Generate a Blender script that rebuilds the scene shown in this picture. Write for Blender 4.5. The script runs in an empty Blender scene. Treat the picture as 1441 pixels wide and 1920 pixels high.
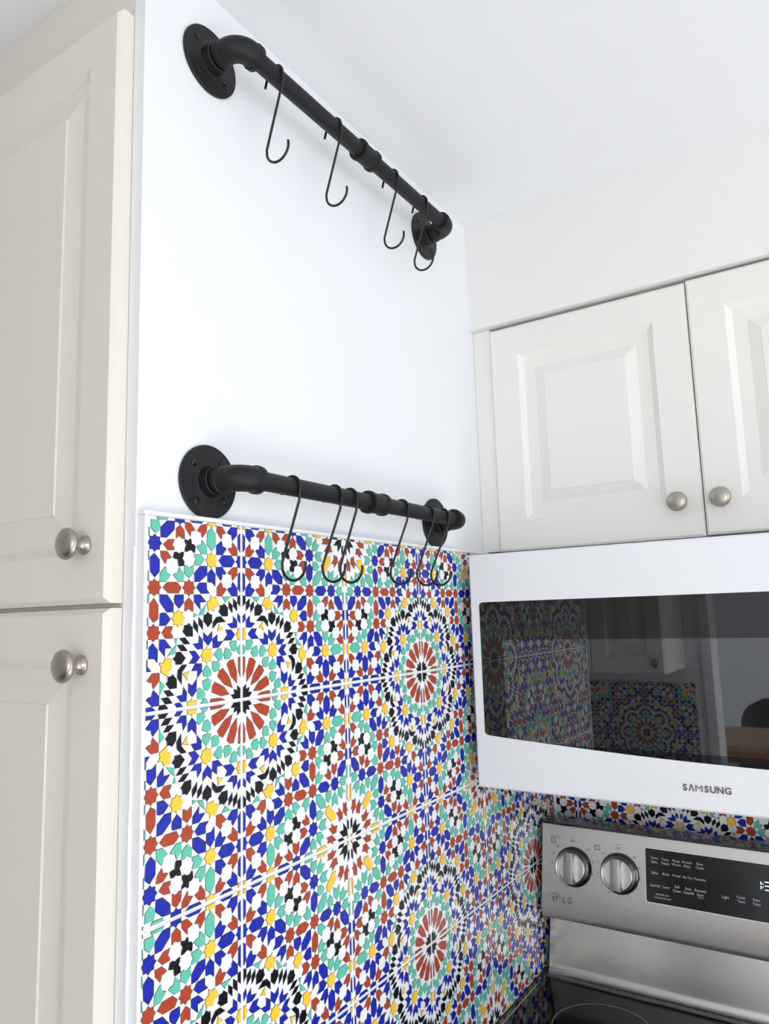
import bpy, bmesh, math, random
from mathutils import Vector, Matrix
random.seed(7)

# ------------------------------------------------------------------ camera, light, exposure
T = 0.2                                   # one wall-tile pitch in metres
def Yw(c): return (c - 4.64) * T          # along the tiled wall, 0 at the back corner
def Zw(t): return 1.714 + T * t           # height, t = 0 at the top of the tiles
scene = bpy.context.scene
COL = scene.collection
cam_data = bpy.data.cameras.new('camera')
cam = bpy.data.objects.new('camera', cam_data); COL.objects.link(cam)
cam_data.sensor_fit = 'HORIZONTAL'; cam_data.sensor_width = 36.0; cam_data.lens = 34.5415
cam_data.clip_start = 0.02
_m = Matrix(((0.835072, 0.100912, 0.540807), (0.549383, -0.101363, -0.8294), (-0.028879, 0.989718, -0.140085))).to_4x4()
_m.translation = Vector((3.0274 * T, Yw(-3.1123), Zw(-0.5585)))
cam.matrix_world = _m
scene.camera = cam

scene.view_settings.view_transform = 'Standard'
scene.view_settings.look = 'None'
scene.view_settings.gamma = 1.0
scene.view_settings.use_curve_mapping = False
scene.view_settings.exposure = -0.70
scene.cycles.max_bounces = 7; scene.cycles.glossy_bounces = 3

world = bpy.data.worlds.new('daylight'); scene.world = world; world.use_nodes = True
wb = world.node_tree.nodes['Background']
wb.inputs['Color'].default_value = (0.80, 0.90, 1.0, 1.0); wb.inputs['Strength'].default_value = 3.0

def area_light(name, loc, target, sx, sy, power, color):
    d = bpy.data.lights.new(name, 'AREA'); d.shape = 'RECTANGLE'; d.size = sx; d.size_y = sy
    d.energy = power; d.color = color
    o = bpy.data.objects.new(name, d); COL.objects.link(o)
    o.location = loc
    o.rotation_euler = (Vector(target) - Vector(loc)).to_track_quat('-Z', 'Y').to_euler()
    return o
# daylight coming in through the wide patio window in the right wall; far lamp added to brighten the far room
area_light('window_daylight', (2.93, -1.42, 1.30), (0.0, -1.42, 1.30), 2.1, 2.0, 16.0, (0.82, 0.91, 1.0))
area_light('far_room_fill', (2.93, -5.4, 1.40), (0.0, -5.4, 1.40), 1.5, 1.6, 85.0, (1.0, 0.97, 0.93))

# sun through the patio window, added so its floor bounce brightens the ceiling
sd = bpy.data.lights.new('bounce_sun', 'SUN'); sd.energy = 33.0; sd.angle = math.radians(1.0); sd.color = (0.99, 0.985, 0.98)
so = bpy.data.objects.new('bounce_sun', sd); COL.objects.link(so); so.location = (5, -1.5, 4)
so.rotation_euler = Vector((-1.0, -0.12, -1.25)).to_track_quat('-Z', 'Y').to_euler()

# mosaic pieces of one tile: colour, d(iagonal) or m(irrored), outline in 1/1000 of the pitch
POLYS = '''
Tm 248,9 263,33 287,36 309,9
Tm 281,35 330,38 330,86 316,96 281,78 270,57
Tm 255,75 282,84 296,127 255,141 232,130 231,97
Tm 255,145 291,155 293,182 264,213 229,178 229,154
Td 209,165 226,176 226,225 184,224 169,207 175,173
Bm 364,52 393,82 392,126 365,111 334,144 335,80
Bm 403,36 440,35 469,67 431,69 424,111 400,80
Bm 420,5 461,5 482,30 448,34
Ym 397,139 431,177 382,187 395,159
Km 437,123 467,161 464,195 435,222 400,222 434,185
Km 468,108 515,108 539,136 529,145 528,169 509,169 494,178 469,152
Bm 332,144 330,186 370,187 345,223 298,220 298,178
Bm 342,224 388,226 361,258 387,290 346,289 312,254
Bd 298,292 345,293 371,321 329,323 326,362 297,332
Km 411,256 439,226 478,227 479,241 495,258 481,267 475,288 445,289
Km 397,292 442,294 468,325 429,325
Km 381,327 423,328 455,359 416,362
Kd 367,363 412,365 436,391 427,402 424,424 407,425 393,433 367,406
Tm 535,270 480,285 475,325 500,309
Tm 477,326 489,359 464,360
Km 518,8 586,8 579,32 543,33
Km 495,35 542,36 568,67 522,67
Km 484,73 528,72 552,102 515,102
Tm 578,79 577,154 543,128
Ym 529,169 576,197 571,217 587,241 558,241 546,266 499,256 506,232 497,212 519,197
Bm 597,7 719,7 704,28 624,30
Bm 580,32 624,33 660,68 648,78 628,80 627,94 616,112 579,77
Rm 701,32 746,32 742,71 710,111 700,97 698,80 680,78 664,72
Rm 616,116 626,130 627,149 642,149 659,160 626,194 579,193 578,154
Bm 708,119 742,153 738,200 702,197 664,162 678,152 701,151 701,130
Bm 777,52 809,81 807,151 776,178 742,148 744,78
Rm 810,32 851,33 887,70 871,77 854,76 854,95 845,109 808,74
Bm 929,35 973,34 972,83 938,113 930,100 927,81 910,78 893,72
Bm 846,118 855,132 857,149 874,150 888,158 858,197 808,196 809,149
Rm 936,121 969,154 971,194 936,196 895,159 910,151 927,153 928,137
Bm 995,61 975,86 975,143 994,170
Bm 828,8 945,7 924,30 854,29
Bm 632,204 699,202 728,232 698,263 655,261 654,228
Bm 594,244 615,265 651,266 649,321 624,341 592,307
Bm 695,263 741,264 740,315 700,356 655,355 656,317
Bm 548,270 586,310 585,358 548,356 505,311 545,313
Tm 853,199 926,202 957,231 928,266 860,267 826,231
Tm 776,281 805,309 803,358 787,355 773,346 761,357 745,359 744,313
Tm 808,265 851,265 881,295 881,306 857,308 854,329 844,344 807,307
Rm 933,267 973,266 967,309 933,339 924,322 922,311 907,309 894,300
Rm 933,348 971,384 972,425 938,422 895,384 907,381 924,382 927,365
Bm 993,287 974,305 974,375 990,402
Km 845,349 855,360 857,376 881,378 885,387 873,399 879,426 865,425 850,414 829,423 814,423 814,405 823,389 823,375 809,360 813,352 832,350
Km 810,428 807,451 800,460 809,478 806,494 778,502 772,487 770,471 742,467 733,460 739,427 760,425 775,439 792,431
Rm 882,423 928,426 954,456 933,485 882,485 882,475 892,470 890,457 881,443
Rm 875,493 871,536 844,568 814,539 817,493 832,494 844,506 858,499
Bm 970,492 968,542 929,587 879,584 880,543 925,494
Tm 700,358 743,360 740,371 728,390 742,406 739,427 698,427 672,391
Rm 497,360 546,361 571,392 545,423 498,423 501,408 511,391 497,374
Bm 585,428 584,486 565,493 543,490 512,459 543,427
Rm 622,442 651,474 649,538 621,568 592,532 592,461
Bd 537,495 583,534 585,588 548,586 495,539 495,495
Tm 653,427 698,428 729,458 715,466 699,469 697,485 687,502 652,463
Tm 687,513 695,530 697,539 727,544 731,553 694,586 649,587 650,546
Rm 778,509 809,541 808,586 776,582 740,551 754,544 769,541 771,523
Tm 934,585 966,595 966,650 920,648 897,617 917,592
Tm 988,529 973,543 969,604 987,614
Bm 762,588 795,622 769,653 701,648 671,618 701,588
Tm 879,652 922,654 965,695 930,697 922,730 880,698
Ym 974,654 991,656 989,760 976,747 968,730
Tm 765,652 808,655 807,699 776,727 750,695 751,664
Tm 847,673 876,702 876,759 848,740 812,758 814,702
Td 652,651 699,654 745,696 746,753 705,749 653,695
Rm 931,753 947,766 967,758 971,798 987,817 970,817 969,853 929,812
Yd 780,739 844,799 842,849 803,848 738,783 750,754
Rm 882,775 926,816 923,856 906,856 884,867 880,835 855,802 881,804
Kd 929,888 969,927 969,974 928,971 882,929 927,932
Km 972,867 993,890 993,942 971,920
'''
# ------------------------------------------------------------------ helpers
def srgb(r, g, b):
    def f(c):
        c /= 255.0
        return c / 12.92 if c <= 0.04045 else ((c + 0.055) / 1.055) ** 2.4
    return (f(r), f(g), f(b), 1.0)

def material(name, col, rough=0.5, metal=0.0, bump=0.0, scale=60.0, coat=0.0, vary=0.0, stretch=None, aniso=0.0, spec=0.5, emit=None):
    m = bpy.data.materials.new(name); m.use_nodes = True
    nt = m.node_tree; b = nt.nodes['Principled BSDF']
    b.inputs['Base Color'].default_value = col
    b.inputs['Roughness'].default_value = rough
    b.inputs['Metallic'].default_value = metal
    b.inputs['Coat Weight'].default_value = coat
    b.inputs['Coat Roughness'].default_value = 0.05
    b.inputs['Specular IOR Level'].default_value = spec
    b.inputs['Anisotropic'].default_value = aniso
    if emit:
        b.inputs['Emission Color'].default_value = col; b.inputs['Emission Strength'].default_value = emit
    if bump or vary:
        tc = nt.nodes.new('ShaderNodeTexCoord'); mp = nt.nodes.new('ShaderNodeMapping')
        nz = nt.nodes.new('ShaderNodeTexNoise'); nz.inputs['Scale'].default_value = scale; nz.inputs['Detail'].default_value = 3.0
        if stretch: mp.inputs['Scale'].default_value = stretch
        nt.links.new(tc.outputs['Object'], mp.inputs['Vector']); nt.links.new(mp.outputs['Vector'], nz.inputs['Vector'])
        if bump:
            bp = nt.nodes.new('ShaderNodeBump'); bp.inputs['Strength'].default_value = bump; bp.inputs['Distance'].default_value = 0.002
            nt.links.new(nz.outputs['Fac'], bp.inputs['Height']); nt.links.new(bp.outputs['Normal'], b.inputs['Normal'])
        if vary:
            mx = nt.nodes.new('ShaderNodeMix'); mx.data_type = 'RGBA'; mx.blend_type = 'MULTIPLY'
            cr = nt.nodes.new('ShaderNodeValToRGB')
            cr.color_ramp.elements[0].position = 0.3; cr.color_ramp.elements[0].color = (1 - vary, 1 - vary, 1 - vary, 1)
            cr.color_ramp.elements[1].position = 0.7
            nt.links.new(nz.outputs['Fac'], cr.inputs['Fac'])
            mx.inputs['Factor'].default_value = 1.0
            mx.inputs[6].default_value = col; nt.links.new(cr.outputs['Color'], mx.inputs[7])
            nt.links.new(mx.outputs[2], b.inputs['Base Color'])
    return m

M = {}
M['wall'] = material('wall_paint', srgb(237, 238, 241), 0.6, bump=0.05, scale=90)
M['ceiling'] = material('ceiling_paint', srgb(241, 242, 245), 0.8, bump=0.05, scale=70)
M['soffit'] = material('soffit_paint', srgb(238, 237, 234), 0.7, bump=0.05, scale=70)
M['bulk'] = material('bulkhead_paint', srgb(226, 219, 210), 0.7, bump=0.05, scale=70)
M['screw'] = material('screw_black', srgb(9, 9, 10), 0.22)
M['cab'] = material('cabinet_foil', srgb(238, 236, 230), 0.38, bump=0.03, scale=30)
M['pantry'] = material('pantry_foil_shaded', srgb(230, 223, 211), 0.38, bump=0.03, scale=30)  # white cabinet foil with its warm shade put into the colour
M['cabedge'] = material('cabinet_raw_edge', srgb(214, 200, 176), 0.6)
M['floor'] = material('floor_oak', srgb(212, 208, 203), 0.45, vary=0.12, scale=8, stretch=(1, 9, 1))
M['grout'] = material('white_grout', srgb(240, 240, 240), 0.7, bump=0.15, scale=300)
M['trimw'] = material('white_trim', srgb(242, 242, 244), 0.35)
M['caulk'] = material('white_caulk', srgb(242, 240, 236), 0.4)
M['tile'] = material('tile_white_glaze', srgb(243, 243, 243), 0.18, bump=0.06, scale=120, spec=0.3)
M['B'] = material('glaze_blue', srgb(34, 46, 172), 0.2, bump=0.35, scale=260, coat=0.0, spec=0.25, vary=0.12)
M['R'] = material('glaze_red', srgb(178, 72, 44), 0.2, bump=0.35, scale=260, coat=0.0, spec=0.25, vary=0.12)
M['T'] = material('glaze_teal', srgb(104, 198, 172), 0.2, bump=0.35, scale=260, coat=0.0, spec=0.25, vary=0.08)
M['Y'] = material('glaze_yellow', srgb(252, 204, 70), 0.2, bump=0.25, scale=260, coat=0.0, spec=0.25, vary=0.04)
M['K'] = material('glaze_black', srgb(20, 20, 23), 0.2, bump=0.45, scale=260, coat=0.0, spec=0.25)
M['line'] = material('glaze_outline', srgb(92, 90, 104), 0.3)
M['lined'] = material('glaze_outline_dark', srgb(44, 44, 66), 0.3)
M['black'] = material('black_powder_coat', srgb(19, 19, 21), 0.5, bump=0.12, scale=700, spec=0.35)
M['wire'] = material('black_wire', srgb(16, 16, 17), 0.35, spec=0.4)
M['dark'] = material('dark_recess', srgb(10, 10, 11), 0.5)
M['knob'] = material('brushed_nickel', srgb(176, 168, 158), 0.30, metal=1.0, bump=0.03, scale=900)
M['mwhite'] = material('appliance_white', srgb(238, 239, 243), 0.22, coat=0.3)
M['mgrey'] = material('appliance_grey', srgb(110, 110, 112), 0.5)
M['chrome'] = material('chrome_letters', srgb(150, 146, 146), 0.25, metal=1.0)
M['steel'] = material('brushed_steel', srgb(208, 205, 202), 0.30, metal=1.0, bump=0.06, scale=60, stretch=(1, 1, 60), aniso=0.5)
M['steeld'] = material('brushed_steel_dark_edge', srgb(120, 116, 114), 0.16, metal=1.0)
M['steelh'] = material('brushed_steel_lower_panel', srgb(214, 211, 206), 0.22, metal=1.0, bump=0.03, scale=50, stretch=(1, 1, 30))
M['grip'] = material('satin_steel', srgb(176, 174, 174), 0.34, metal=1.0)
M['glass_black'] = material('black_ceramic_glass', srgb(13, 13, 14), 0.06, spec=0.5, bump=0.0)
M['disp'] = material('display_glass', srgb(22, 22, 24), 0.14)
M['print'] = material('white_print', srgb(205, 205, 208), 0.5)
M['printd'] = material('grey_print', srgb(70, 68, 68), 0.5)
M['ring'] = material('burner_ring_print', srgb(165, 165, 168), 0.4)
M['led'] = material('blue_white_led', (0.55, 0.68, 1.0, 1), 0.5, emit=3.0)
M['oak'] = material('table_oak', srgb(186, 150, 118), 0.45, vary=0.25, scale=7, stretch=(9, 1, 1))
M['chair'] = material('chair_shell', srgb(120, 112, 108), 0.5)
M['worktop'] = material('dark_worktop', srgb(40, 38, 38), 0.25, vary=0.3, scale=60)

def link(name, me, parent=None, loc=None):
    o = bpy.data.objects.new(name, me); COL.objects.link(o)
    if parent is not None: o.parent = parent
    if loc is not None: o.location = loc
    return o
def tag(o, label=None, cat=None, group=None, kind=None):
    if label: o['label'] = label
    if cat: o['category'] = cat
    if group: o['group'] = group
    if kind: o['kind'] = kind
    return o
def empty(name, loc):
    o = bpy.data.objects.new(name, None); COL.objects.link(o); o.location = loc; o.empty_display_size = 0.05
    return o
def mesh(bm, mats, smooth=False, angle=None, name='mesh'):
    me = bpy.data.meshes.new(name)
    bmesh.ops.recalc_face_normals(bm, faces=bm.faces)
    if smooth:
        for f in bm.faces: f.smooth = True
        if angle:
            for e in bm.edges:
                if len(e.link_faces) == 2 and e.calc_face_angle(0) > angle: e.smooth = False
    bm.to_mesh(me); bm.free()
    for m in (mats if isinstance(mats, (list, tuple)) else [mats]): me.materials.append(M[m] if isinstance(m, str) else m)
    return me
def obj(name, bm, mats, parent=None, smooth=False, angle=0.6, origin=None):
    """link bm (world coordinates) as one object; parts keep world coordinates relative to their parent"""
    p = parent
    off = Vector((0, 0, 0))
    while p is not None:
        off += p.location; p = p.parent
    if origin is not None:
        bmesh.ops.translate(bm, verts=bm.verts, vec=-Vector(origin))
        return link(name, mesh(bm, mats, smooth, angle, name), parent, Vector(origin) - off)
    if parent is not None: bmesh.ops.translate(bm, verts=bm.verts, vec=-off)
    return link(name, mesh(bm, mats, smooth, angle, name), parent)
def box(bm, x0, x1, y0, y1, z0, z1, bev=0.0, seg=1, mi=0):
    vs = [bm.verts.new((x, y, z)) for x in (x0, x1) for y in (y0, y1) for z in (z0, z1)]
    fs = [bm.faces.new([vs[i] for i in q]) for q in ((0, 1, 3, 2), (4, 6, 7, 5), (0, 4, 5, 1), (2, 3, 7, 6), (0, 2, 6, 4), (1, 5, 7, 3))]
    for f in fs: f.material_index = mi
    if bev:
        es = list({e for f in fs for e in f.edges})
        bmesh.ops.bevel(bm, geom=es, offset=bev, segments=seg, profile=0.5, affect='EDGES', clamp_overlap=True)
def boxed(name, x0, x1, y0, y1, z0, z1, mat, parent=None, bev=0.0, seg=1):
    bm = bmesh.new(); box(bm, x0, x1, y0, y1, z0, z1, bev, seg)
    return obj(name, bm, mat, parent, smooth=bool(bev and seg > 1))
def lathe(bm, prof, mtx, seg=32, mi=0):
    """prof: (radius, height) pairs; axis = local z of mtx"""
    rings = []
    for r, h in prof:
        if r < 1e-6: rings.append([bm.verts.new(mtx @ Vector((0, 0, h)))])
        else: rings.append([bm.verts.new(mtx @ Vector((r * math.cos(2 * math.pi * i / seg), r * math.sin(2 * math.pi * i / seg), h))) for i in range(seg)])
    for a, b in zip(rings, rings[1:]):
        for i in range(seg):
            j = (i + 1) % seg
            q = [a[i % len(a)], a[j % len(a)], b[j % len(b)], b[i % len(b)]]
            q2 = []
            for v in q:
                if v not in q2: q2.append(v)
            if len(q2) > 2:
                f = bm.faces.new(q2); f.material_index = mi
def tube(bm, pts, rad, seg=12, caps=True):
    pts = [Vector(p) for p in pts]; n = len(pts)
    rads = rad if isinstance(rad, (list, tuple)) else [rad] * n
    tan = [(pts[min(i + 1, n - 1)] - pts[max(i - 1, 0)]).normalized() for i in range(n)]
    ref = Vector((0, 0, 1)) if abs(tan[0].z) < 0.9 else Vector((1, 0, 0))
    nrm = (ref - tan[0] * ref.dot(tan[0])).normalized(); rings = []
    for i in range(n):
        if i:
            ax = tan[i - 1].cross(tan[i])
            if ax.length > 1e-7: nrm = Matrix.Rotation(tan[i - 1].angle(tan[i]), 3, ax.normalized()) @ nrm
        bn = tan[i].cross(nrm)
        rings.append([bm.verts.new(pts[i] + rads[i] * (math.cos(2 * math.pi * k / seg) * nrm + math.sin(2 * math.pi * k / seg) * bn)) for k in range(seg)])
    for a, b in zip(rings, rings[1:]):
        for k in range(seg): bm.faces.new([a[k], a[(k + 1) % seg], b[(k + 1) % seg], b[k]])
    if caps: bm.faces.new(rings[0]); bm.faces.new(rings[-1])
def frame_mtx(origin, x, y, z):
    m = Matrix((x, y, z)).transposed().to_4x4(); m.translation = origin
    return m
def axis_mtx(origin, direction):
    return Matrix.Translation(origin) @ Vector(direction).to_track_quat('Z', 'Y').to_matrix().to_4x4()
def rings_panel(bm, x0, x1, z0, z1, yf, prof, sgn=1.0):
    """door leaf facing -y (sgn 1) or +y (sgn -1): concentric rings (inset, depth behind the front)"""
    loops = []
    for ins, d in prof:
        y = yf + sgn * d
        loops.append([bm.verts.new(v) for v in ((x0 + ins, y, z0 + ins), (x1 - ins, y, z0 + ins), (x1 - ins, y, z1 - ins), (x0 + ins, y, z1 - ins))])
    bm.faces.new(loops[0])
    for a, b in zip(loops, loops[1:]):
        for i in range(4): bm.faces.new([a[i], a[(i + 1) % 4], b[(i + 1) % 4], b[i]])
    bm.faces.new(loops[-1])
def cabinet_knob(parent, x, y, z, ny=-1.0, s=1.0):
    bm = bmesh.new()
    lathe(bm, [(0, 0), (.0098 * s, 0), (.0102 * s, .0012), (.0096 * s, .003), (.0070 * s, .0042), (.0054 * s, .0075), (.0050 * s, .0125), (.0062 * s, .0150),
               (.0118 * s, .0168), (.0152 * s, .0188), (.0164 * s, .0212), (.0158 * s, .0236), (.0130 * s, .0258), (.0075 * s, .0274), (0, .0279)],
          axis_mtx((x, y, z), (0, ny, 0)), 40)
    return obj('knob', bm, 'knob', parent, smooth=True, angle=0.9)
def text_mesh(bm, s, mtx, size, mi=0, align='CENTER', depth=0.0, sx=1.0, bold=0.0):
    cu = bpy.data.curves.new('txt', 'FONT'); cu.body = s; cu.size = size; cu.align_x = align; cu.align_y = 'CENTER'
    cu.extrude = depth; cu.offset = bold; cu.resolution_u = 3
    o = bpy.data.objects.new('txt', cu); me = bpy.data.meshes.new_from_object(o)
    n = len(bm.verts); nf = len(bm.faces)
    me.transform(mtx @ Matrix.Diagonal((sx, 1, 1, 1))); bm.from_mesh(me)
    bm.faces.ensure_lookup_table()
    for f in bm.faces[nf:]: f.material_index = mi
    bpy.data.objects.remove(o); bpy.data.curves.remove(cu); bpy.data.meshes.remove(me)

# ------------------------------------------------------------------ the setting
WX = -0.011                                # painted face of the left wall; the tiles stand proud of it
ZC = Zw(3.315)                             # ceiling
YE = Yw(-0.697)                            # free end of the left wall, flush with the pantry front
def structure(name, *a, **k):
    o = boxed(name, *a, **k); o['kind'] = 'structure'; return o
wall_left = structure('wall_left', -0.0285, WX, YE, 0.011, 0.0, ZC, 'wall')
wall_back = structure('wall_back', -0.030, 3.1, 0.011, 0.12, 0.0, ZC, 'wall')
structure('ceiling', -2.2, 3.12, -6.7, 0.12, ZC, ZC + 0.1, 'ceiling')
structure('floor', -2.2, 3.12, -6.7, 0.12, -0.1, 0.0, 'floor')
structure('wall_soffit', WX, 3.0, Yw(3.25), 0.011, Zw(2.222), ZC, 'soffit')
# bulkhead over the pantry
structure('wall_bulkhead', -1.30, -0.0290, YE, 0.0105, Zw(2.90), ZC, 'bulk')
# right wall with the wide window opening, wall across the room, wall at the far end
bm = bmesh.new()
for q in ((-6.7, -6.2, 0, ZC), (-6.2, -4.6, 0, .55), (-6.2, -4.6, 2.25, ZC), (-4.6, -2.5, 0, ZC), (-0.35, 0.011, 0, ZC), (-2.5, -0.35, 0, 0.25), (-2.5, -0.35, 2.30, ZC)): box(bm, 3.0, 3.12, q[0], q[1], q[2], q[3])
tag(obj('wall_right', bm, 'wall'), kind='structure')
win = bmesh.new()
for a, b in ((-2.5, -2.44), (-1.45, -1.39), (-0.41, -0.35)): box(win, 3.02, 3.08, a, b, 0.25, 2.30)
for a, b in ((0.25, 0.31), (2.24, 2.30)): box(win, 3.02, 3.08, -2.44, -1.45, a, b); box(win, 3.02, 3.08, -1.39, -0.41, a, b)
tag(obj('window_1', win, 'trimw'), kind='structure')
YO = Yw(-7.10)
wall_front = structure('wall_front', -2.2, 0.03, YO - 0.12, YO, 0.0, ZC, 'wall')
structure('trim_1', 0.03, 0.065, YO - 0.13, YO + 0.012, 0.0, ZC, 'trimw')
structure('wall_alcove', -2.2, -1.30, YO, -0.2, 0.0, ZC, 'wall')
structure('wall_far', -2.2, 3.12, -6.7, -6.58, 0.0, ZC, 'wall')
win = bmesh.new()
for a, c in ((-6.2, -6.14), (-5.43, -5.37), (-4.66, -4.6)): box(win, 3.02, 3.08, a, c, .55, 2.25)
for a, c in ((.55, .61), (2.19, 2.25)): box(win, 3.02, 3.08, -6.14, -5.43, a, c); box(win, 3.02, 3.08, -5.37, -4.66, a, c)
tag(obj('added_window_2', win, 'trimw'), kind='structure')  # frame added around the lamp that brightens the far room

# ------------------------------------------------------------------ patterned wall tiles
def parse():
    out = []
    for line in POLYS.strip().split('\n'):
        h, *pts = line.split()
        p = [tuple(int(v) / 1000 for v in q.split(',')) for q in pts]
        out.append((h[0], p))
        if h[1] == 'm': out.append((h[0], [(b, a) for a, b in p]))
    def star(c, u, v, h=.0325, mirror=True):
        p = []
        for k in range(16):
            r = h * 1.414 if k % 2 == 0 else h * 1.082
            p.append((u + r * math.cos(math.pi * k / 8), v + r * math.sin(math.pi * k / 8)))
        out.append((c, p))
        if mirror and abs(u - v) > 1e-4: out.append((c, [(b, a) for a, b in p]))
    for a in (('Y', .262, .262), ('Y', .366, 0), ('Y', .774, .231), ('Y', 1.0, .230), ('Y', .4615, .4615), ('Y', 1.0, 0.0), ('Y', 1.0, 1.0, .028),
              ('R', .622, .392), ('R', .620, .620), ('B', .847, .621), ('B', .776, 0.0), ('B', 1.0, .458)): star(*a)
    # sixteen-petal rosette round the corner of the tile
    for k in range(5):
        a = math.radians(22.5 * k)
        pl = [(.100, 0), (.162, -9.7), (.236, -7.2), (.244, 0), (.236, 7.2), (.162, 9.7)]
        out.append(('R', [(r * math.cos(a + math.radians(d)), r * math.sin(a + math.radians(d))) for r, d in pl]))
    out.append(('K', [((.090 if k % 2 == 0 else .066) * math.cos(math.radians(11.25 * k)), (.090 if k % 2 == 0 else .066) * math.sin(math.radians(11.25 * k))) for k in range(32)]))
    return out
def clip(poly, r):
    for ax, lim, keep in ((0, r[0], 1), (0, r[1], -1), (1, r[2], 1), (1, r[3], -1)):
        res = []
        for i, p in enumerate(poly):
            q = poly[i - 1]
            ip, iq = (p[ax] - lim) * keep >= 0, (q[ax] - lim) * keep >= 0
            if ip != iq:
                t = (lim - q[ax]) / (p[ax] - q[ax])
                res.append((q[0] + t * (p[0] - q[0]), q[1] + t * (p[1] - q[1])))
            if ip: res.append(p)
        poly = res
        if len(poly) < 3: return []
    out = []
    for p in poly:
        if not out or math.hypot(p[0] - out[-1][0], p[1] - out[-1][1]) > .002: out.append(p)
    while len(out) > 2 and math.hypot(out[0][0] - out[-1][0], out[0][1] - out[-1][1]) <= .002: out.pop()
    if len(out) < 3: return []
    ar = sum(out[i - 1][0] * out[i][1] - out[i][0] * out[i - 1][1] for i in range(len(out))) / 2
    if abs(ar) < 6e-5: return []
    return out if ar > 0 else out[::-1]
def offset(poly, d):
    n = len(poly); res = []
    for i in range(n):
        p0, p1, p2 = Vector(poly[i - 1]), Vector(poly[i]), Vector(poly[(i + 1) % n])
        e1, e2 = (p1 - p0).normalized(), (p2 - p1).normalized()
        n1, n2 = Vector((-e1.y, e1.x)), Vector((-e2.y, e2.x))
        b = n1 + n2
        b = b / max(b.length_squared / 2, .45)
        res.append(p1 + b * d)
    return res
CM = ['B', 'R', 'T', 'Y', 'K', 'line', 'lined']
G = 0.0068                                 # half a joint, in tile pitches
def add_piece(bm, col, poly):
    lo = offset(poly, -.0018 if col in 'BK' else -.0012); mid = offset(poly, .0016); hi = offset(poly, .006)
    H = (0.0, .0007, .0011)
    rings = [[bm.verts.new((p[0] * T, p[1] * T, h)) for p in ring] for ring, h in zip((lo, mid), H)]
    ci = CM.index(col)
    for i in range(len(poly)):
        j = (i + 1) % len(poly)
        f = bm.faces.new([rings[0][i], rings[0][j], rings[1][j], rings[1][i]]); f.material_index = 6 if col in 'BK' else 5
    f = bm.faces.new(rings[1]); f.material_index = ci
def tile_body(r):
    bm = bmesh.new(); b = .0011
    x0, x1, y0, y1 = r[0] * T, r[1] * T, r[2] * T, r[3] * T
    loops = []
    for ins, h in ((0, -.0105), (0, -b), (b * .35, -b * .35), (b, 0)):
        loops.append([bm.verts.new(v) for v in ((x0 + ins, y0 + ins, h), (x1 - ins, y0 + ins, h), (x1 - ins, y1 - ins, h), (x0 + ins, y1 - ins, h))])
    bm.faces.new(loops[0][::-1])
    for a, c in zip(loops, loops[1:]):
        for i in range(4): bm.faces.new([a[i], a[(i + 1) % 4], c[(i + 1) % 4], c[i]])
    bm.faces.new(loops[-1])
    return mesh(bm, 'tile', name='tile')
PIECES = parse()
tiles = []                                 # (object, rect, world matrix)
cache = {}
FULL = (G, 1 - G, G, 1 - G)
def lay_tile(origin, U, V, N, rect, parent):
    U, V, N = Vector(U), Vector(V), Vector(N)
    if U.cross(V).dot(N) < 0:
        U, V = V, U; rect = (rect[2], rect[3], rect[0], rect[1])
    if rect not in cache: cache[rect] = [tile_body(rect), None, {}]
    o = link('tile', cache[rect][0], parent)
    mw = frame_mtx(Vector(origin), U, V, N)
    o.matrix_world = mw
    tiles.append((o, rect, mw, parent))
# left wall: columns c..c+1 towards the corner, rows r..r+1 downwards
for c in range(-1, 5):
    for r in range(0, 4):
        ca, su = (c, 1) if c % 2 == 0 else (c + 1, -1)
        ra, sv = (r, -1) if r % 2 == 1 else (r + 1, 1)
        lo, hi = max(c + G, -0.664), min(c + 1 - G, 4.634)
        u = sorted(((lo - ca) * su, (hi - ca) * su))
        top = r + G if r else .013
        v = sorted(((ra - top) * sv, (ra - (r + 1 - G)) * sv))
        lay_tile((0, Yw(ca), Zw(-ra)), (0, su, 0), (0, 0, sv), (1, 0, 0), tuple(round(x, 5) for x in (*u, *v)), wall_left)
XB = 0.258
for k in range(-1, 4):
    for r in (2, 3):
        ka, su = (k, 1) if k % 2 == 1 else (k + 1, -1)
        ra, sv = (r, -1) if r % 2 == 1 else (r + 1, 1)
        lo, hi = max(k + G, .012 - XB), k + 1 - G
        u = sorted(((lo - ka) * su, (hi - ka) * su))
        v = sorted(((ra - (r + G)) * sv, (ra - (r + 1 - G)) * sv))
        lay_tile(((XB + ka) * T, 0, Zw(-ra)), (su, 0, 0), (0, 0, sv), (0, -1, 0), tuple(round(x, 5) for x in (*u, *v)), wall_back)
# the strip of tiles behind the counter across the room, seen in the oven glass
for k in range(-4, 0):
    for r in (2, 3):
        ka, su = (k, 1) if k % 2 == 1 else (k + 1, -1)
        ra, sv = (r, -1) if r % 2 == 1 else (r + 1, 1)
        u = sorted(((k + G - ka) * su, (k + 1 - G - ka) * su)); v = sorted(((ra - (r + G)) * sv, (ra - (r + 1 - G)) * sv))
        lay_tile((ka * T, YO + .011, Zw(-ra)), (su, 0, 0), (0, 0, sv), (0, 1, 0), tuple(round(x, 5) for x in (*u, *v)), wall_front)
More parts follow.
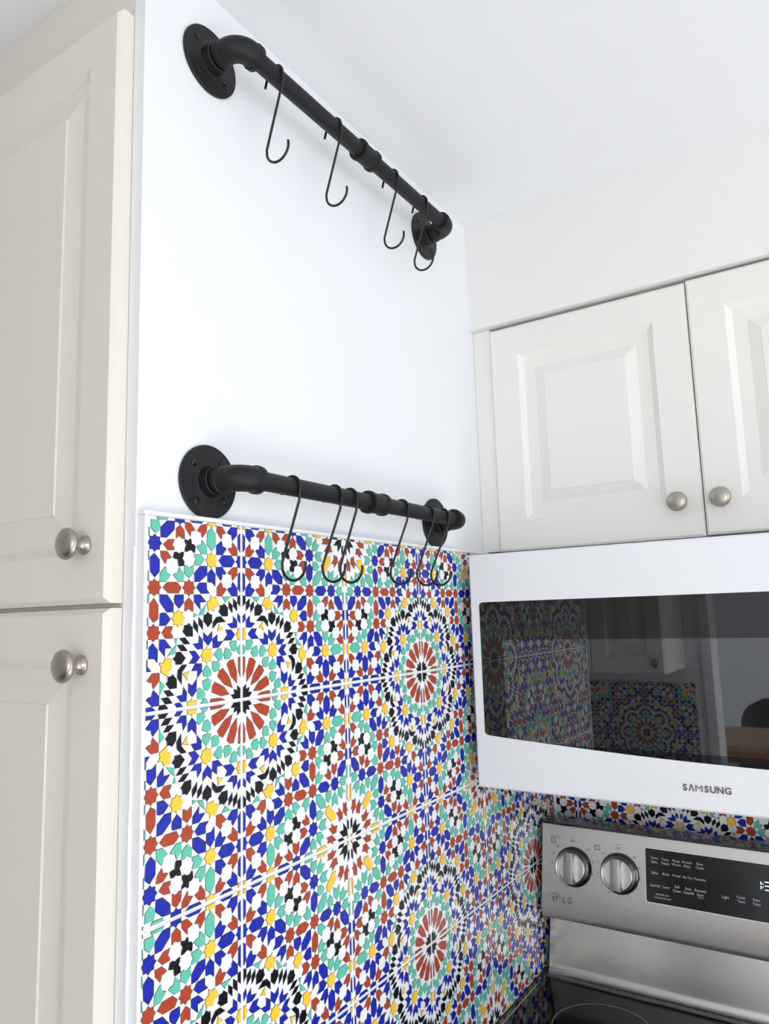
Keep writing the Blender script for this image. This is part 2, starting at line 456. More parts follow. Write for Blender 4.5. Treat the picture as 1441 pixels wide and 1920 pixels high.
# the 300 pieces that show largest are objects of their own, the rest of each tile is one joined relief
inv = cam.matrix_world.inverted(); FP = 1382.62
def project(p):
    q = inv @ p
    return (720.5 + FP * q.x / -q.z, 960 - FP * q.y / -q.z) if q.z < -.05 else None
cand = []
for ti, (o, rect, mw, par) in enumerate(tiles):
    cr = (max(rect[0], 0) + .004, min(rect[1], 1) - .004, max(rect[2], 0) + .004, min(rect[3], 1) - .004)
    for pi, (col, poly) in enumerate(PIECES):
        cp = clip(poly, cr)
        if not cp: continue
        pp = [project(mw @ Vector((x * T, y * T, 0))) for x, y in cp] if par is wall_left else []
        a = 0.0
        if pp and all(pp) and all(0 < q[0] < 875 and 0 < q[1] < 1915 for q in pp):
            a = abs(sum(pp[i - 1][0] * pp[i][1] - pp[i][0] * pp[i - 1][1] for i in range(len(pp)))) / 2
        cand.append((a, ti, pi, col, cp))
cand.sort(key=lambda t: -t[0])
single = {(t[1], t[2]) for t in cand[:300] if t[0] > 0}
by_tile = {}
for a, ti, pi, col, cp in cand: by_tile.setdefault(ti, []).append((pi, col, cp))
relief_cache = {}
for ti, lst in by_tile.items():
    o, rect, mw, par = tiles[ti]
    rest = []
    for pi, col, cp in sorted(lst, key=lambda t: t[0]):
        if (ti, pi) in single:
            key = (rect, pi)
            if key not in relief_cache:
                bm = bmesh.new(); add_piece(bm, col, cp); relief_cache[key] = mesh(bm, CM, name='mosaic_piece')
            link('mosaic_piece', relief_cache[key], o)
        else: rest.append((pi, col, cp))
    key = (rect, tuple(q[0] for q in rest))
    if key not in relief_cache:
        bm = bmesh.new()
        for pi, col, cp in rest: add_piece(bm, col, cp)
        relief_cache[key] = mesh(bm, CM, name='mosaic_relief')
    tag(link('mosaic_relief', relief_cache[key], o), kind='stuff')
boxed('grout', WX, -.0016, Yw(-0.664), 0.0, Zw(-4.0), Zw(-.012), 'grout', wall_left)
boxed('grout', .012 * T, .80, .0016, .011, Zw(-4.0), Zw(-2.0), 'grout', wall_back)
bm = bmesh.new()
box(bm, WX, .0006, Yw(-.684), Yw(3.6), Zw(-.0115), Zw(.014), .0012)
obj('edge_trim', bm, 'trimw', wall_left)
boxed('edge_trim', WX, .0008, Yw(-.684), Yw(-.6645), 0.9, Zw(-.0118), 'trimw', wall_left, .0008)
bm = bmesh.new()
tube(bm, [(WX - .001 + random.uniform(-.0008, .0008), YE - .0002, z) for z in [0.9 + .02 * i for i in range(int((Zw(-.01) - .9) / .02))]], .0011, 6)
obj('caulk_bead', bm, 'caulk', wall_left)
bm = bmesh.new(); tube(bm, [(.0035, -.0035, .92), (.0035, -.0035, Zw(-2.0))], .0032, 8)
obj('caulk_bead', bm, 'caulk', wall_back)

# ------------------------------------------------------------------ pantry with two doors
PX = -0.029
pan = empty('pantry_cabinet', (PX - .25, Yw(-.4), 0))
tag(pan, 'tall white pantry cabinet with raised-panel doors beside the tiled wall', 'cabinet')
boxed('carcass', -0.80, -0.0295, YE + .0005, -.02, 0.0, Zw(2.898), 'pantry', pan)
prof = [(0, .019), (0, .0055), (.0056, 0), (.052, 0), (.0532, .0012), (.062, .0078), (.073, .0082), (.0965, .0032), (.098, .0016)]
for z0, z1, kz in ((Zw(-.453), Zw(2.862), Zw(-.151)), (0.10, Zw(-.478), Zw(-.757))):
    bm = bmesh.new(); rings_panel(bm, -0.480, PX, z0, z1, Yw(-.792), prof)
    d = obj('door', bm, 'pantry', pan, origin=(PX, Yw(-.792), (z0 + z1) / 2))
    cabinet_knob(d, -.328 * T, Yw(-.792), kz)

# ------------------------------------------------------------------ wall cabinet over the microwave
YD = Yw(3.30)
wc = empty('wall_cabinet', (.40, -.15, Zw(.0)))
tag(wc, 'white wall cabinet with two raised-panel doors above the microwave', 'cabinet')
boxed('carcass', .022, .80, YD + .0205, .010, Zw(.02), Zw(2.22), 'cab', wc)
boxed('filler_strip', WX + .0005, .0255, YD + .006, YD + .022, Zw(.018), Zw(2.218), 'cab', wc)
dprof = [(0, .019), (0, .0032), (.0036, 0), (.057, 0), (.0582, .0013), (.0672, .0072), (.088, .0078), (.1055, .0022), (.107, .0012)]
for x0, x1, kx, dz, yy in ((.0265, .3905, 1.768 * T, 0, YD), (.3925, .7565, 2.098 * T, .0015, YD - .002)):
    bm = bmesh.new(); rings_panel(bm, x0, x1, Zw(.012) + dz, Zw(2.188) + dz, yy, dprof)
    d = obj('door', bm, ['cab'], wc, origin=(x0, yy, Zw(1.1)))
    cabinet_knob(d, kx, yy, Zw(.305))

# ------------------------------------------------------------------ microwave
MX0, MX1, MY = .11 * T, .11 * T + .762, Yw(2.67)
mw_ = empty('microwave', (MX0 + .38, -.2, Zw(-1.99)))
tag(mw_, 'white over-the-range microwave with a dark glass window', 'microwave')
boxed('housing', MX0 + .004, MX1 - .004, MY + .03, .010, Zw(-1.975), Zw(-.045), 'mwhite', mw_, .002)
# door front with the window cut out; the lower edge of the window bows down
wx0, wx1, wzt = .195 * T, 2.75 * T, Zw(-.463)
def wbot(x):
    t = (x - wx0) / (wx1 - wx0)
    return Zw(-1.567 - .105 * math.sin(min(t * 1.05, 1) * math.pi / 2))
def window_outline(n=24, rad=.007):
    pts = []
    for k in range(5):
        a = math.pi - k * math.pi / 8
        pts.append((wx0 + rad + rad * math.cos(a), wzt - rad + rad * math.sin(a)))
    for k in range(5):
        a = math.pi / 2 - k * math.pi / 8
        pts.append((wx1 - rad + rad * math.cos(a), wzt - rad + rad * math.sin(a)))
    for k in range(5):
        a = -k * math.pi / 8
        pts.append((wx1 - rad + rad * math.cos(a), wbot(wx1) + rad + rad * math.sin(a)))
    for k in range(1, n):
        x = wx1 - rad + (wx0 + rad - (wx1 - rad)) * k / n
        pts.append((x, wbot(x)))
    for k in range(5):
        a = -math.pi / 2 - k * math.pi / 8
        pts.append((wx0 + rad + rad * math.cos(a), wbot(wx0) + rad + rad * math.sin(a)))
    return pts
def front_with_hole(bm, x0, x1, z0, z1, y, out, bev, back):
    n = len(out); cx, cz = (wx0 + wx1) / 2, (wzt + wbot((wx0 + wx1) / 2)) / 2
    def to_rect(p, ins):
        dx, dz = p[0] - cx, p[1] - cz
        c = []
        if dx: c.append(((x1 - ins if dx > 0 else x0 + ins) - cx) / dx)
        if dz: c.append(((z1 - ins if dz > 0 else z0 + ins) - cz) / dz)
        t = min(v for v in c if v > 0)
        return (cx + dx * t, cz + dz * t)
    # make sure the four corners of the rectangle are hit
    outer = [to_rect(p, bev) for p in out]
    for cxn, czn in ((x0 + bev, z1 - bev), (x1 - bev, z1 - bev), (x1 - bev, z0 + bev), (x0 + bev, z0 + bev)):
        i = min(range(n), key=lambda k: math.hypot(outer[k][0] - cxn, outer[k][1] - czn)); outer[i] = (cxn, czn)
    def grow(p): return (p[0] + (bev if p[0] >= x1 - bev - 1e-6 else -bev if p[0] <= x0 + bev + 1e-6 else 0), p[1] + (bev if p[1] >= z1 - bev - 1e-6 else -bev if p[1] <= z0 + bev + 1e-6 else 0))
    R = [[bm.verts.new((p[0], y + .004, p[1])) for p in out], [bm.verts.new((p[0], y, p[1])) for p in out], [bm.verts.new((p[0], y, p[1])) for p in outer],
         [bm.verts.new((*[(g := grow(p))[0]], y + bev, g[1])) for p in outer], [bm.verts.new((*[(g := grow(p))[0]], back, g[1])) for p in outer]]
    for a, b in zip(R, R[1:]):
        for i in range(n): bm.faces.new([a[i], a[(i + 1) % n], b[(i + 1) % n], b[i]])
    bm.faces.new(R[-1])
bm = bmesh.new(); front_with_hole(bm, MX0, MX1, Zw(-1.995), Zw(-.052), MY, window_outline(), .003, MY + .029)
mdoor = obj('door', bm, 'mwhite', mw_)
def window_material():
    m = bpy.data.materials.new('microwave_glass'); m.use_nodes = True; nt = m.node_tree; b = nt.nodes['Principled BSDF']
    tc = nt.nodes.new('ShaderNodeTexCoord'); sp = nt.nodes.new('ShaderNodeSeparateXYZ'); nt.links.new(tc.outputs['Object'], sp.inputs[0])
    def math_(op, a, b_=None, c=None):
        n = nt.nodes.new('ShaderNodeMath'); n.operation = op
        for i, v in enumerate((a, b_, c)):
            if v is None: continue
            if isinstance(v, (int, float)): n.inputs[i].default_value = v
            else: nt.links.new(v, n.inputs[i])
        return n.outputs[0]
    x, z = sp.outputs['X'], sp.outputs['Z']
    p = .0026
    row = math_('FLOOR', math_('DIVIDE', z, p * .866))
    xs = math_('ADD', math_('DIVIDE', x, p), math_('MULTIPLY', math_('MODULO', math_('ABSOLUTE', row), 2.0), .5))
    fx = math_('SUBTRACT', math_('FRACT', xs), .5); fz = math_('SUBTRACT', math_('FRACT', math_('DIVIDE', z, p * .866)), .5)
    r = math_('SQRT', math_('ADD', math_('MULTIPLY', fx, fx), math_('MULTIPLY', fz, fz)))
    dot = math_('GREATER_THAN', r, .36)
    inside = math_('MULTIPLY', math_('LESS_THAN', z, Zw(-.783) - Zw(-1.0)), math_('GREATER_THAN', x, .40 * T - wx0))
    inside = math_('MULTIPLY', inside, math_('GREATER_THAN', z, Zw(-1.60) - Zw(-1.0)))
    fac = math_('MULTIPLY', dot, inside)
    mx = nt.nodes.new('ShaderNodeMix'); mx.data_type = 'RGBA'
    nt.links.new(fac, mx.inputs['Factor']); mx.inputs[6].default_value = (.004, .004, .0045, 1); mx.inputs[7].default_value = (.18, .18, .187, 1)
    nt.links.new(mx.outputs[2], b.inputs['Base Color'])
    nt.links.new(fac, b.inputs['Metallic'])
    rr = math_('ADD', math_('MULTIPLY', fac, .0), .02); nt.links.new(rr, b.inputs['Roughness'])
    b.inputs['Specular IOR Level'].default_value = .6
    return m
M['mglass'] = window_material()
bm = bmesh.new(); o_ = window_outline()
a = [bm.verts.new((p[0], MY + .0012, p[1])) for p in o_]; c = [bm.verts.new((p[0], MY + .006, p[1])) for p in o_]
bm.faces.new(a)
for i in range(len(o_)): bm.faces.new([a[i - 1], a[i], c[i], c[i - 1]])
bm.faces.new(c)
tag(obj('window', bm, 'mglass', mw_, origin=(wx0, MY, Zw(-1.0))), 'dark glass window with a dotted screen')
for s, cx in (('S', 250), ('\u039b', 378), ('M', 527), ('S', 675), ('U', 800), ('N', 940), ('G', 1085)):
    bm = bmesh.new(); X = (1.749 + (cx - 205) * .0003416) * T
    text_mesh(bm, s, frame_mtx(Vector((X, MY - .0004, Zw(-1.8375))), Vector((1, 0, 0)), Vector((0, 0, 1)), Vector((0, -1, 0))), .0126, depth=.0005, sx={'M': 1.2, '\u039b': .85}.get(s, 1.0), bold=.0 if s == 'M' else .0004)
    obj('letter', bm, 'chrome', mw_)

# ------------------------------------------------------------------ range
RX0, RX1 = .07 * T, .07 * T + .756
rng = empty('electric_range', ((RX0 + RX1) / 2, -.35, 0))
tag(rng, 'stainless steel electric range with a black glass cooktop and control backguard', 'range')
YF = Yw(1.30); ZT = Zw(-3.985)
boxed('body', RX0 + .004, RX1 - .004, YF + .03, -.03, .10, ZT - .03, 'mgrey', rng)
boxed('oven_door', RX0 + .004, RX1 - .004, YF - .01, YF + .029, .22, ZT - .10, 'steel', rng, .004)
boxed('plinth', RX0 + .03, RX1 - .03, YF + .06, -.05, 0, .10, 'dark', rng)
bm = bmesh.new(); tube(bm, [(RX0 + .05, YF - .05, ZT - .16), (RX1 - .05, YF - .05, ZT - .16)], .011, 16)
for xx in (RX0 + .08, RX1 - .08): tube(bm, [(xx, YF - .05, ZT - .16), (xx, YF - .008, ZT - .16)], .007, 10)
obj('oven_handle', bm, 'steel', rng, smooth=True)
# cooktop: stainless rim, black glass
bm = bmesh.new()
x0, x1, y0, y1 = RX0 - .012, RX1 + .012, YF - .012, Yw(4.07)
L = []
for ins, z in ((0, ZT - .030), (0, ZT - .004), (.003, ZT), (.009, ZT), (.0105, ZT - .0022)):
    L.append([bm.verts.new(v) for v in ((x0 + ins, y0 + ins, z), (x1 - ins, y0 + ins, z), (x1 - ins, y1 - ins, z), (x0 + ins, y1 - ins, z))])
for a, b in zip(L, L[1:]):
    for i in range(4): bm.faces.new([a[i], a[(i + 1) % 4], b[(i + 1) % 4], b[i]])
bm.faces.new(L[0])
obj('cooktop_rim', bm, 'steeld', rng)
boxed('cooktop_glass', x0 + .0104, x1 - .0104, y0 + .0104, y1 - .0104, ZT - .006, ZT - .0018, 'glass_black', rng)
def flat_ring(bm, cx, cy, r, w, z, seg=72):
    a = [bm.verts.new((cx + (r - w) * math.cos(2 * math.pi * i / seg), cy + (r - w) * math.sin(2 * math.pi * i / seg), z)) for i in range(seg)]
    b = [bm.verts.new((cx + r * math.cos(2 * math.pi * i / seg), cy + r * math.sin(2 * math.pi * i / seg), z)) for i in range(seg)]
    for i in range(seg): bm.faces.new([a[i - 1], a[i], b[i], b[i - 1]])
for cx, cy, r in ((.80 * T, Yw(3.37), .082), (.80 * T, Yw(2.0), .11), (2.95 * T, Yw(3.37), .082), (2.95 * T, Yw(2.0), .11)):
    bm = bmesh.new(); flat_ring(bm, cx, cy, r, .0012, ZT - .00155); obj('burner_ring', bm, 'ring', rng)
# backguard: profile swept along x
def sweep(name, prof, xa, xb, mat, smooth=True):
    bm = bmesh.new()
    A = [bm.verts.new((xa, Yw(y), Zw(z))) for y, z in prof]; B = [bm.verts.new((xb, Yw(y), Zw(z))) for y, z in prof]
    for i in range(len(prof)): bm.faces.new([A[i - 1], A[i], B[i], B[i - 1]])
    bm.faces.new(A); bm.faces.new(B)
    return obj(name, bm, mat, rng, smooth=smooth, angle=.5)
low = [(4.60, -4.05), (4.02, -4.05)]
for k in range(9):
    t = k / 8; a = math.radians(90 * t)
    low.append((4.02 + .085 * math.sin(a) * 1.0, -3.985 + .10 * (1 - math.cos(a))))
low += [(4.20, -3.46), (4.60, -3.46)]
sweep('lower_panel', low, RX0, RX1, 'steelh')
ctl = [(4.60, -3.46), (4.02, -3.46), (3.985, -3.44), (3.98, -3.40), (4.122, -2.655), (4.128, -2.632), (4.142, -2.618), (4.165, -2.612), (4.34, -2.60), (4.36, -2.61), (4.36, -2.75), (4.60, -2.80)]
sweep('control_panel', ctl, RX0, RX1, 'steel')
PO = Vector((0, Yw(3.98), Zw(-3.40))); UP = Vector((0, .145, .76)).normalized(); NN = Vector((1, 0, 0)).cross(UP)
def on_panel(x, s, h=0.0): return PO + Vector((x * T, 0, 0)) + UP * (s * T) + NN * h
def pm(x, s, h=0.0): return frame_mtx(on_panel(x, s, h), Vector((1, 0, 0)), UP, NN)
# top cap, dark mirror finish
sweep('top_cap', [(4.130, -2.630), (4.143, -2.6165), (4.165, -2.6105), (4.34, -2.5985), (4.345, -2.6035), (4.165, -2.616)], RX0 + .0005, RX1 - .0005, 'steeld')
def rounded(bm, x0, x1, s0, s1, rad, h, h0, mi=0):
    pts = []
    for cx, cs, a0 in ((x1 - rad, s1 - rad, 0), (x0 + rad, s1 - rad, 90), (x0 + rad, s0 + rad, 180), (x1 - rad, s0 + rad, 270)):
        for k in range(5): a = math.radians(a0 + 22.5 * k); pts.append((cx + rad * math.cos(a), cs + rad * math.sin(a)))
    A = [bm.verts.new(on_panel(*p, h)) for p in pts]; B = [bm.verts.new(on_panel(*p, h0)) for p in pts]
    f = bm.faces.new(A); f.material_index = mi
    for i in range(len(pts)): bm.faces.new([A[i - 1], A[i], B[i], B[i - 1]]).material_index = mi
bm = bmesh.new(); rounded(bm, 1.052, 2.82, .240, .696, .020, .0006, -.001)
obj('display_bezel', bm, 'trimw', rng)
bm = bmesh.new(); rounded(bm, 1.060, 2.81, .247, .688, .016, .0011, -.001)
obj('display_panel', bm, 'disp', rng)
bm = bmesh.new()
words = [('Conv.', 1.14, .614), ('Bake', 1.139, .581), ('Conv.', 1.233, .614), ('Roast', 1.232, .581), ('Keep', 1.326, .615), ('Warm', 1.325, .584), ('Frozen', 1.418, .616), ('Meal', 1.416, .583), ('Slow', 1.524, .617), ('Cook', 1.522, .586),
         ('Bake', 1.139, .491), ('Broil', 1.233, .492), ('Proof', 1.325, .494), ('Air Fry', 1.417, .493), ('Favorite', 1.52, .494), ('Set/Off', 1.138, .385), ('Level', 1.231, .386), ('Self', 1.325, .404), ('Clean', 1.324, .371),
         ('Easy', 1.418, .404), ('Clean\u00ae', 1.419, .372), ('Remote', 1.52, .404), ('Start', 1.518, .371), ('Light', 1.718, .387), ('Cook', 1.84, .404), ('Time', 1.84, .373), ('Start', 1.96, .404), ('Time', 1.959, .373)]
for s, x, y in words: text_mesh(bm, s, pm(x, y, .0013), .0059)
text_mesh(bm, 'Wi-Fi', pm(1.517, .347, .0013), .0040); text_mesh(bm, 'BURNER ON', pm(1.197, .319, .0013), .0040); text_mesh(bm, 'COOKTOP HOT', pm(1.2, .291, .0013), .0040)
tag(obj('lettering', bm, 'print', rng), kind='stuff')
bm = bmesh.new()
def seg7(bm, x, s, w, h, segs):
    t = .007
    S = {'a': (x, x + w, s + h - t, s + h), 'g': (x, x + w, s + h / 2 - t / 2, s + h / 2 + t / 2), 'd': (x, x + w, s, s + t), 'b': (x + w - t, x + w, s + h / 2 + .005, s + h - .005), 'c': (x + w - t, x + w, s + .005, s + h / 2 - .005)}
    for q in segs:
        a0, a1, b0, b1 = S[q]
        bm.faces.new([bm.verts.new(on_panel(*p, .0013)) for p in ((a0, b0), (a1, b0), (a1, b1), (a0, b1))])
seg7(bm, 1.965, .490, .040, .068, 'bc'); seg7(bm, 2.030, .490, .045, .068, 'abcdg')
for s in (.507, .533): bm.faces.new([bm.verts.new(on_panel(*p, .0013)) for p in ((2.013, s), (2.020, s), (2.020, s + .009), (2.013, s + .009))])
obj('clock_digits', bm, 'led', rng)
bm = bmesh.new()
small = [('OFF', .376, .655), ('HI', .528, .597), ('8', .574, .503), ('6', .571, .395), ('4', .518, .299), ('2', .425, .249), ('LO', .326, .250), ('2', .25, .28), ('4', .196, .348), ('6', .171, .437), ('8', .186, .523), ('HI', .229, .593),
         ('OFF', .809, .648), ('HI', .958, .592), ('9', .999, .508), ('8', 1.003, .419), ('7', .974, .327), ('6', .901, .265), ('5', .809, .246), ('4', .718, .263), ('3', .654, .32), ('2', .617, .41), ('1', .622, .51), ('LO', .667, .589)]
for s, x, y in small: text_mesh(bm, s, pm(x, y, .0004), .0058)
text_mesh(bm, 'UltraHeat', pm(.205, .676, .0004), .0050)
def strip(bm, xa, xb, sa, sb): bm.faces.new([bm.verts.new(on_panel(*p, .0004)) for p in ((xa, sa), (xb, sa), (xb, sb), (xa, sb))])
def icon(x, s, dot):
    w, h, t = .026, .022, .004
    strip(bm, x - w, x + w, s + h - t, s + h); strip(bm, x - w, x + w, s - h, s - h + t); strip(bm, x - w, x - w + t, s - h, s + h); strip(bm, x + w - t, x + w, s - h, s + h)
    for i, (dx, ds) in enumerate(((-.012, .010), (.012, .010), (-.012, -.010), (.012, -.010))):
        r = .006 if i == dot else .0035
        bm.faces.new([bm.verts.new(on_panel(x + dx + r * math.cos(k * math.pi / 4), s + ds + r * math.sin(k * math.pi / 4), .0004)) for k in range(8)])
icon(.183, .637, 2); icon(.615, .632, 0)
for x, s in ((.376, .684), (.809, .679)): bm.faces.new([bm.verts.new(on_panel(*p, .0004)) for p in ((x - .008, s + .006), (x, s - .006), (x + .008, s + .006))])
tag(obj('lettering', bm, 'printd', rng), kind='stuff')
# round emblem and two letters
bm = bmesh.new(); lathe(bm, [(0, .0004), (.0088, .0004), (.0088, .0016), (.0082, .0020), (0, .0020)], pm(.205, .130), 40)
emb = obj('emblem', bm, 'mgrey', rng, smooth=True)
bm = bmesh.new()
def arc_band(bm, cx, cs, r, w, a0, a1, h, n=24):
    A, B = [], []
    for k in range(n + 1):
        a = math.radians(a0 + (a1 - a0) * k / n)
        A.append(bm.verts.new(on_panel(cx + r * math.cos(a), cs + r * math.sin(a), h))); B.append(bm.verts.new(on_panel(cx + (r - w) * math.cos(a), cs + (r - w) * math.sin(a), h)))
    for k in range(n): bm.faces.new([A[k], A[k + 1], B[k + 1], B[k]])
arc_band(bm, .205, .130, .043, .004, 0, 360, .0022, 40)
arc_band(bm, .205, .130, .034, .006, 60, 360, .0022)
def strip_h(xa, xb, sa, sb, h): bm.faces.new([bm.verts.new(on_panel(*p, h)) for p in ((xa, sa), (xb, sa), (xb, sb), (xa, sb))])
strip_h(.201, .207, .112, .150, .0022); strip_h(.201, .218, .112, .118, .0022); strip_h(.218, .239, .127, .133, .0022)
obj('mark', bm, 'print', emb)
for s, x in (('L', .292), ('G', .348)):
    bm = bmesh.new(); text_mesh(bm, s, pm(x, .128, .0006), .0150, depth=.0004, sx=.9, bold=.0001); obj('letter', bm, 'mgrey', rng)
# two control knobs: skirt, dished face, grip bar
def range_knob(x, s):
    bm = bmesh.new()
    lathe(bm, [(0, 0), (.0335, 0), (.0335, .002), (.0315, .004), (.0300, .018), (.0292, .0215), (.0278, .0225), (.0262, .0222), (.0260, .0130), (0, .0130)], pm(x, s), 48)
    k = obj('knob', bm, 'steeld', rng, smooth=True, angle=.5)
    m4 = pm(x, s)
    b2 = bmesh.new(); box(b2, -.0090, .0090, -.0268, .0268, .0120, .0315, .0012, 2)
    b2.transform(m4); obj('grip', b2, 'grip', k, smooth=True)
    b5 = bmesh.new(); lathe(b5, [(.0278, .0226), (.0270, .0230), (.0258, .0224), (.0250, .0160), (0, .0150)], pm(x, s), 48); obj('dished_face', b5, 'steel', k, smooth=True, angle=.5)
    b3 = bmesh.new(); box(b3, -.0007, .0007, .014, .0255, .0315, .0317); b3.transform(m4); obj('pointer', b3, 'print', k)
    b4 = bmesh.new(); lathe(b4, [(.0337, .0001), (.0352, .0001), (.0352, .0010), (.0337, .0010), (.0337, .0001)], m4, 48); obj('collar', b4, 'dark', k, smooth=True)
range_knob(.385, .430); range_knob(.822, .437)

# ------------------------------------------------------------------ black pipe rails on the wall
XP, PR = .20 * T, .0111
def rail(name, zt, label):
    z = Zw(zt); y1, y2 = Yw(-.215), Yw(2.395)
    r = empty(name, (WX, (y1 + y2) / 2, z)); tag(r, label, 'pipe rail', 'pipe rails on the wall')
    for y, s in ((y1, 1), (y2, -1)):
        m = axis_mtx((WX + .0002, y, z), (1, 0, 0))
        bm = bmesh.new()
        lathe(bm, [(0, 0), (.0418, 0), (.0424, .0008), (.0424, .0030), (.0414, .0040), (.0200, .0042), (.0182, .0052), (.0176, .0075), (.0172, .0150), (.0160, .0162), (.0112, .0162), (.0112, .0120), (0, .0120)], m, 64)
        fl = obj('flange', bm, 'black', r, smooth=True, angle=.5)
        for a in (45, 135, 225, 315):
            cy, cz = y + .0305 * math.cos(math.radians(a + 6)), z + .0305 * math.sin(math.radians(a + 6))
            bm = bmesh.new(); mm = axis_mtx((WX + .0040, cy, cz), (1, 0, 0)) @ Matrix.Rotation(math.radians(a), 4, 'Z')
            lathe(bm, [(0, 0), (.0042, 0), (.0040, .0011), (.0028, .0019), (0, .0022)], mm, 16)
            for w, h in ((.0026, .0006), (.0006, .0026)):
                b = bmesh.new(); box(b, -w, w, -h, h, .0016, .00235, mi=1); b.transform(mm); me = bpy.data.meshes.new('t'); b.to_mesh(me); b.free(); bm.from_mesh(me); bpy.data.meshes.remove(me)
            obj('screw', bm, ['screw', 'dark'], fl, smooth=True, angle=.5)
        bm = bmesh.new(); tube(bm, [(WX + .012, y, z), (WX + .030, y, z)], PR, 28); obj('nipple', bm, 'wire', r, smooth=True, angle=.5)
        # elbow: collar, bend, collar
        rb = .020; xe = XP - rb
        pts, rad = [], []
        xs = WX + .0195
        for x, q in ((xs, .0150), (xs + .0003, .0162), (xs + .0060, .0164), (xs + .0068, .0152)): pts.append((x, y, z)); rad.append(q)
        for k in range(15):
            a = math.radians(90 * k / 14)
            pts.append((xe + rb * math.sin(a), y + s * rb * (1 - math.cos(a)), z)); rad.append(.0150)
        ye = y + s * rb
        for d, q in ((.0022, .0152), (.0030, .0164), (.0092, .0162), (.0096, .0150)): pts.append((XP, ye + s * d, z)); rad.append(q)
        bm = bmesh.new(); tube(bm, pts, rad, 32); obj('elbow', bm, 'black', r, smooth=True, angle=.6)
    ym = (y1 + y2) / 2 + .004
    for ya, yb in ((y1 + .024, ym), (ym, y2 - .024)):
        bm = bmesh.new(); tube(bm, [(XP, ya, z), (XP, yb, z)], PR, 36); obj('pipe', bm, 'black', r, smooth=True, angle=.6)
    bm = bmesh.new()
    tube(bm, [(XP, ym + d, z) for d in (-.0205, -.0202, -.0150, -.0142, .0142, .0150, .0202, .0205)], [.0136, .0158, .0160, .0143, .0143, .0160, .0158, .0136], 36)
    obj('coupling', bm, 'black', r, smooth=True, angle=.6)
    return r
rail('pipe_rail', 2.852, 'black iron pipe rail on the white wall just under the ceiling')
rail('pipe_rail', .222, 'black iron pipe rail on the white wall just above the patterned tiles')

def hook_path(stub, length):
    R = PR + .0018; p = [(-R - .0034, -stub), (-R - .0022, -stub * .6), (-R, 0)]
    for k in range(1, 12):
        a = math.pi - math.pi * k / 12; p.append((R * math.cos(a), R * math.sin(a)))
    rj = .0178; cx = .002; cz = -length + .0125 + rj
    p += [(R, -.001), (R - .0006, -.010)]
    x0, z0, x1, z1 = R - .0016, -.018, cx - rj, cz + .004
    for k in range(7): t = k / 6; p.append((x0 + (x1 - x0) * t, z0 + (z1 - z0) * t))
    for k in range(1, 18):
        a = math.pi + math.radians(192) * k / 17; p.append((cx + rj * math.cos(a), cz + rj * math.sin(a)))
    return p
hook_cache = {}
def s_hook(c, zt, length, tilt, label, group):
    key = length
    if key not in hook_cache:
        bm = bmesh.new(); tube(bm, [(x, 0, z) for x, z in hook_path(.0112 if length > .127 else .0078, length)], .00165, 10)
        hook_cache[key] = mesh(bm, 'wire', True, .6, 's_hook')
    o = link('s_hook', hook_cache[key], None, (XP, Yw(c), Zw(zt)))
    o.rotation_euler = (math.radians(tilt), 0, 0)
    tag(o, label, 'hook', group); return o
for c, tl, lb in ((.100, 1, 'black wire S-hook at the elbow end of the rail under the ceiling'), (.715, .5, 'black wire S-hook just before the coupling of the rail under the ceiling'),
                  (1.455, .5, 'black wire S-hook just past the coupling of the rail under the ceiling'), (1.910, .6, 'black wire S-hook in front of the corner-side flange of the rail under the ceiling')):
    s_hook(c, 2.852, .130, tl, lb, 'hooks on the rail under the ceiling')
for c, tl, lb in ((.218, 0, 'black wire S-hook hanging alone near the elbow of the rail above the tiles'), (.630, 3, 'first of two crossing black S-hooks before the coupling above the tiles'),
                  (.800, 1, 'second of two crossing black S-hooks, right beside the coupling above the tiles'), (1.445, 5, 'black wire S-hook hanging alone past the coupling above the tiles'),
                  (1.820, 5, 'first of two crossing black S-hooks by the corner-side flange above the tiles'), (2.060, 8, 'last black S-hook next to the corner-side elbow above the tiles')):
    s_hook(c, .222, .124, -tl, lb, 'hooks on the rail above the tiles')

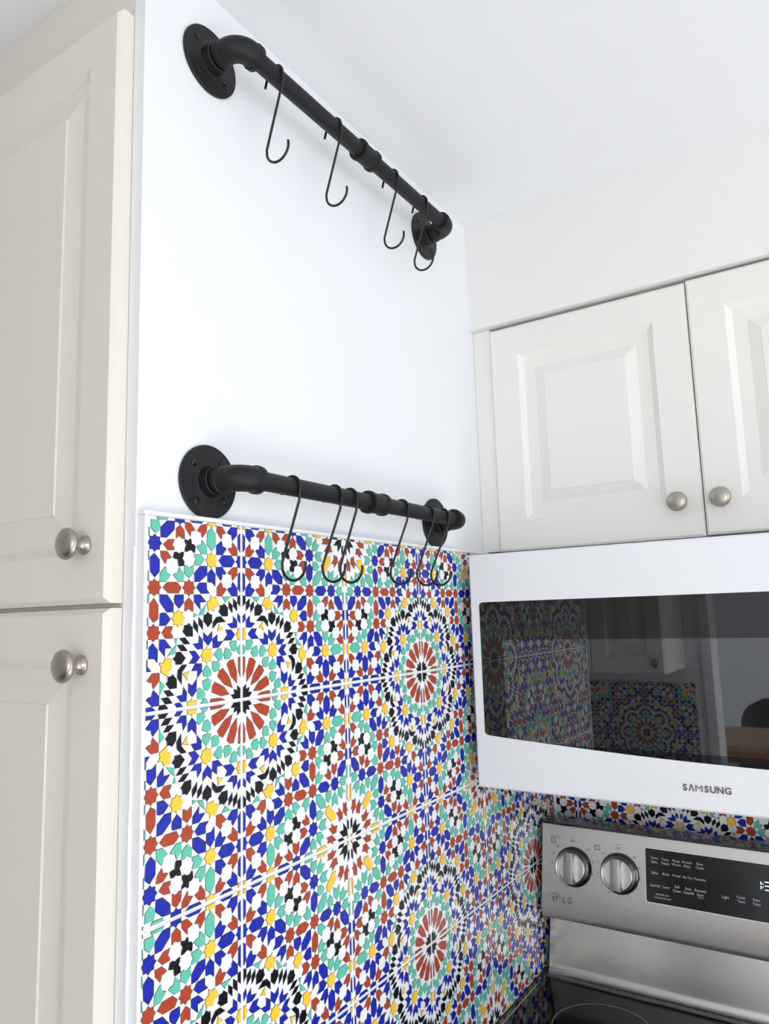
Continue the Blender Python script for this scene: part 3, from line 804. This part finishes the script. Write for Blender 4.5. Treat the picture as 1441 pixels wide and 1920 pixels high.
# ------------------------------------------------------------------ across the room (seen in the oven glass)
oc = empty('wall_cabinet', (-.30, YO + .16, Zw(-1.72)))
tag(oc, 'white wall cabinet across the room, mirrored in the microwave window', 'cabinet')
yo = Yw(-5.42)
boxed('carcass', -1.02, -.178 * T, YO + .001, yo - .020, Zw(-1.72), ZC - .02, 'cab', oc)
for x0, x1, kx in ((-.300, -.178 * T - .001, -.294 * T - .005), (-.566, -.302, -.53), (-.90, -.568, -.60)):
    bm = bmesh.new(); rings_panel(bm, x0, x1, Zw(-1.715), ZC - .025, yo, [(a, b) for a, b in dprof], -1.0)
    d = obj('door', bm, 'cab', oc, origin=(x0, yo, Zw(-1)))
    cabinet_knob(d, kx, yo, Zw(-1.52), 1.0)
ob = empty('base_cabinet', (-.45, YO + .3, 0))
tag(ob, 'white base cabinet with a dark worktop against the wall facing the microwave', 'cabinet')
boxed('carcass', -1.02, 0.0, YO + .001, YO + .58, .0, .874, 'cab', ob)
for x0 in (-.98, -.66, -.34):
    bm = bmesh.new(); rings_panel(bm, x0, x0 + .315, .10, .865, YO + .60, dprof, -1.0)
    d = obj('door', bm, 'cab', ob, origin=(x0, YO + .60, .5)); cabinet_knob(d, x0 + .27, YO + .60, .80, 1.0)
boxed('worktop', -1.05, .02, YO + .0115, YO + .63, .8745, .914, 'worktop', ob, .003)
tb = empty('dining_table', (.0, -4.7, 0)); tag(tb, 'oak dining table in the far room, mirrored in the microwave window', 'table')
boxed('table_top', -.75, .85, -5.15, -4.32, .715, .75, 'oak', tb, .004)
boxed('apron', -.68, .78, -5.08, -4.39, .64, .7145, 'oak', tb)
for x in (-.70, .74):
    for y in (-5.10, -4.43): boxed('leg', x, x + .06, y, y + .06, 0, .7145, 'oak', tb, .003)
ch = empty('dining_chair', (-.1, -5.35, 0)); tag(ch, 'grey moulded chair with a rounded back behind the oak table', 'chair')
bm = bmesh.new()
rows = []
for i in range(10):
    t = i / 9; row = []
    for j in range(13):
        u = (j / 12 - .5) * 2
        w = .23 * (1 if t < .6 else math.sqrt(max(0, 1 - ((t - .6) / .42) ** 2)))
        row.append(bm.verts.new((-.1 + u * w, -5.58 + .06 * u * u - .10 * t, .46 + .44 * t)))
    rows.append(row)
for a, b in zip(rows, rows[1:]):
    for j in range(12): bm.faces.new([a[j], a[j + 1], b[j + 1], b[j]])
bmesh.ops.solidify(bm, geom=bm.faces[:], thickness=.012)
obj('backrest', bm, 'chair', ch, smooth=True)
boxed('seat', -.33, .13, -5.60, -5.16, .44, .465, 'chair', ch, .01, 2)
for x in (-.29, .07):
    for y in (-5.56, -5.22): boxed('leg', x, x + .025, y, y + .025, 0, .4395, 'oak', ch)
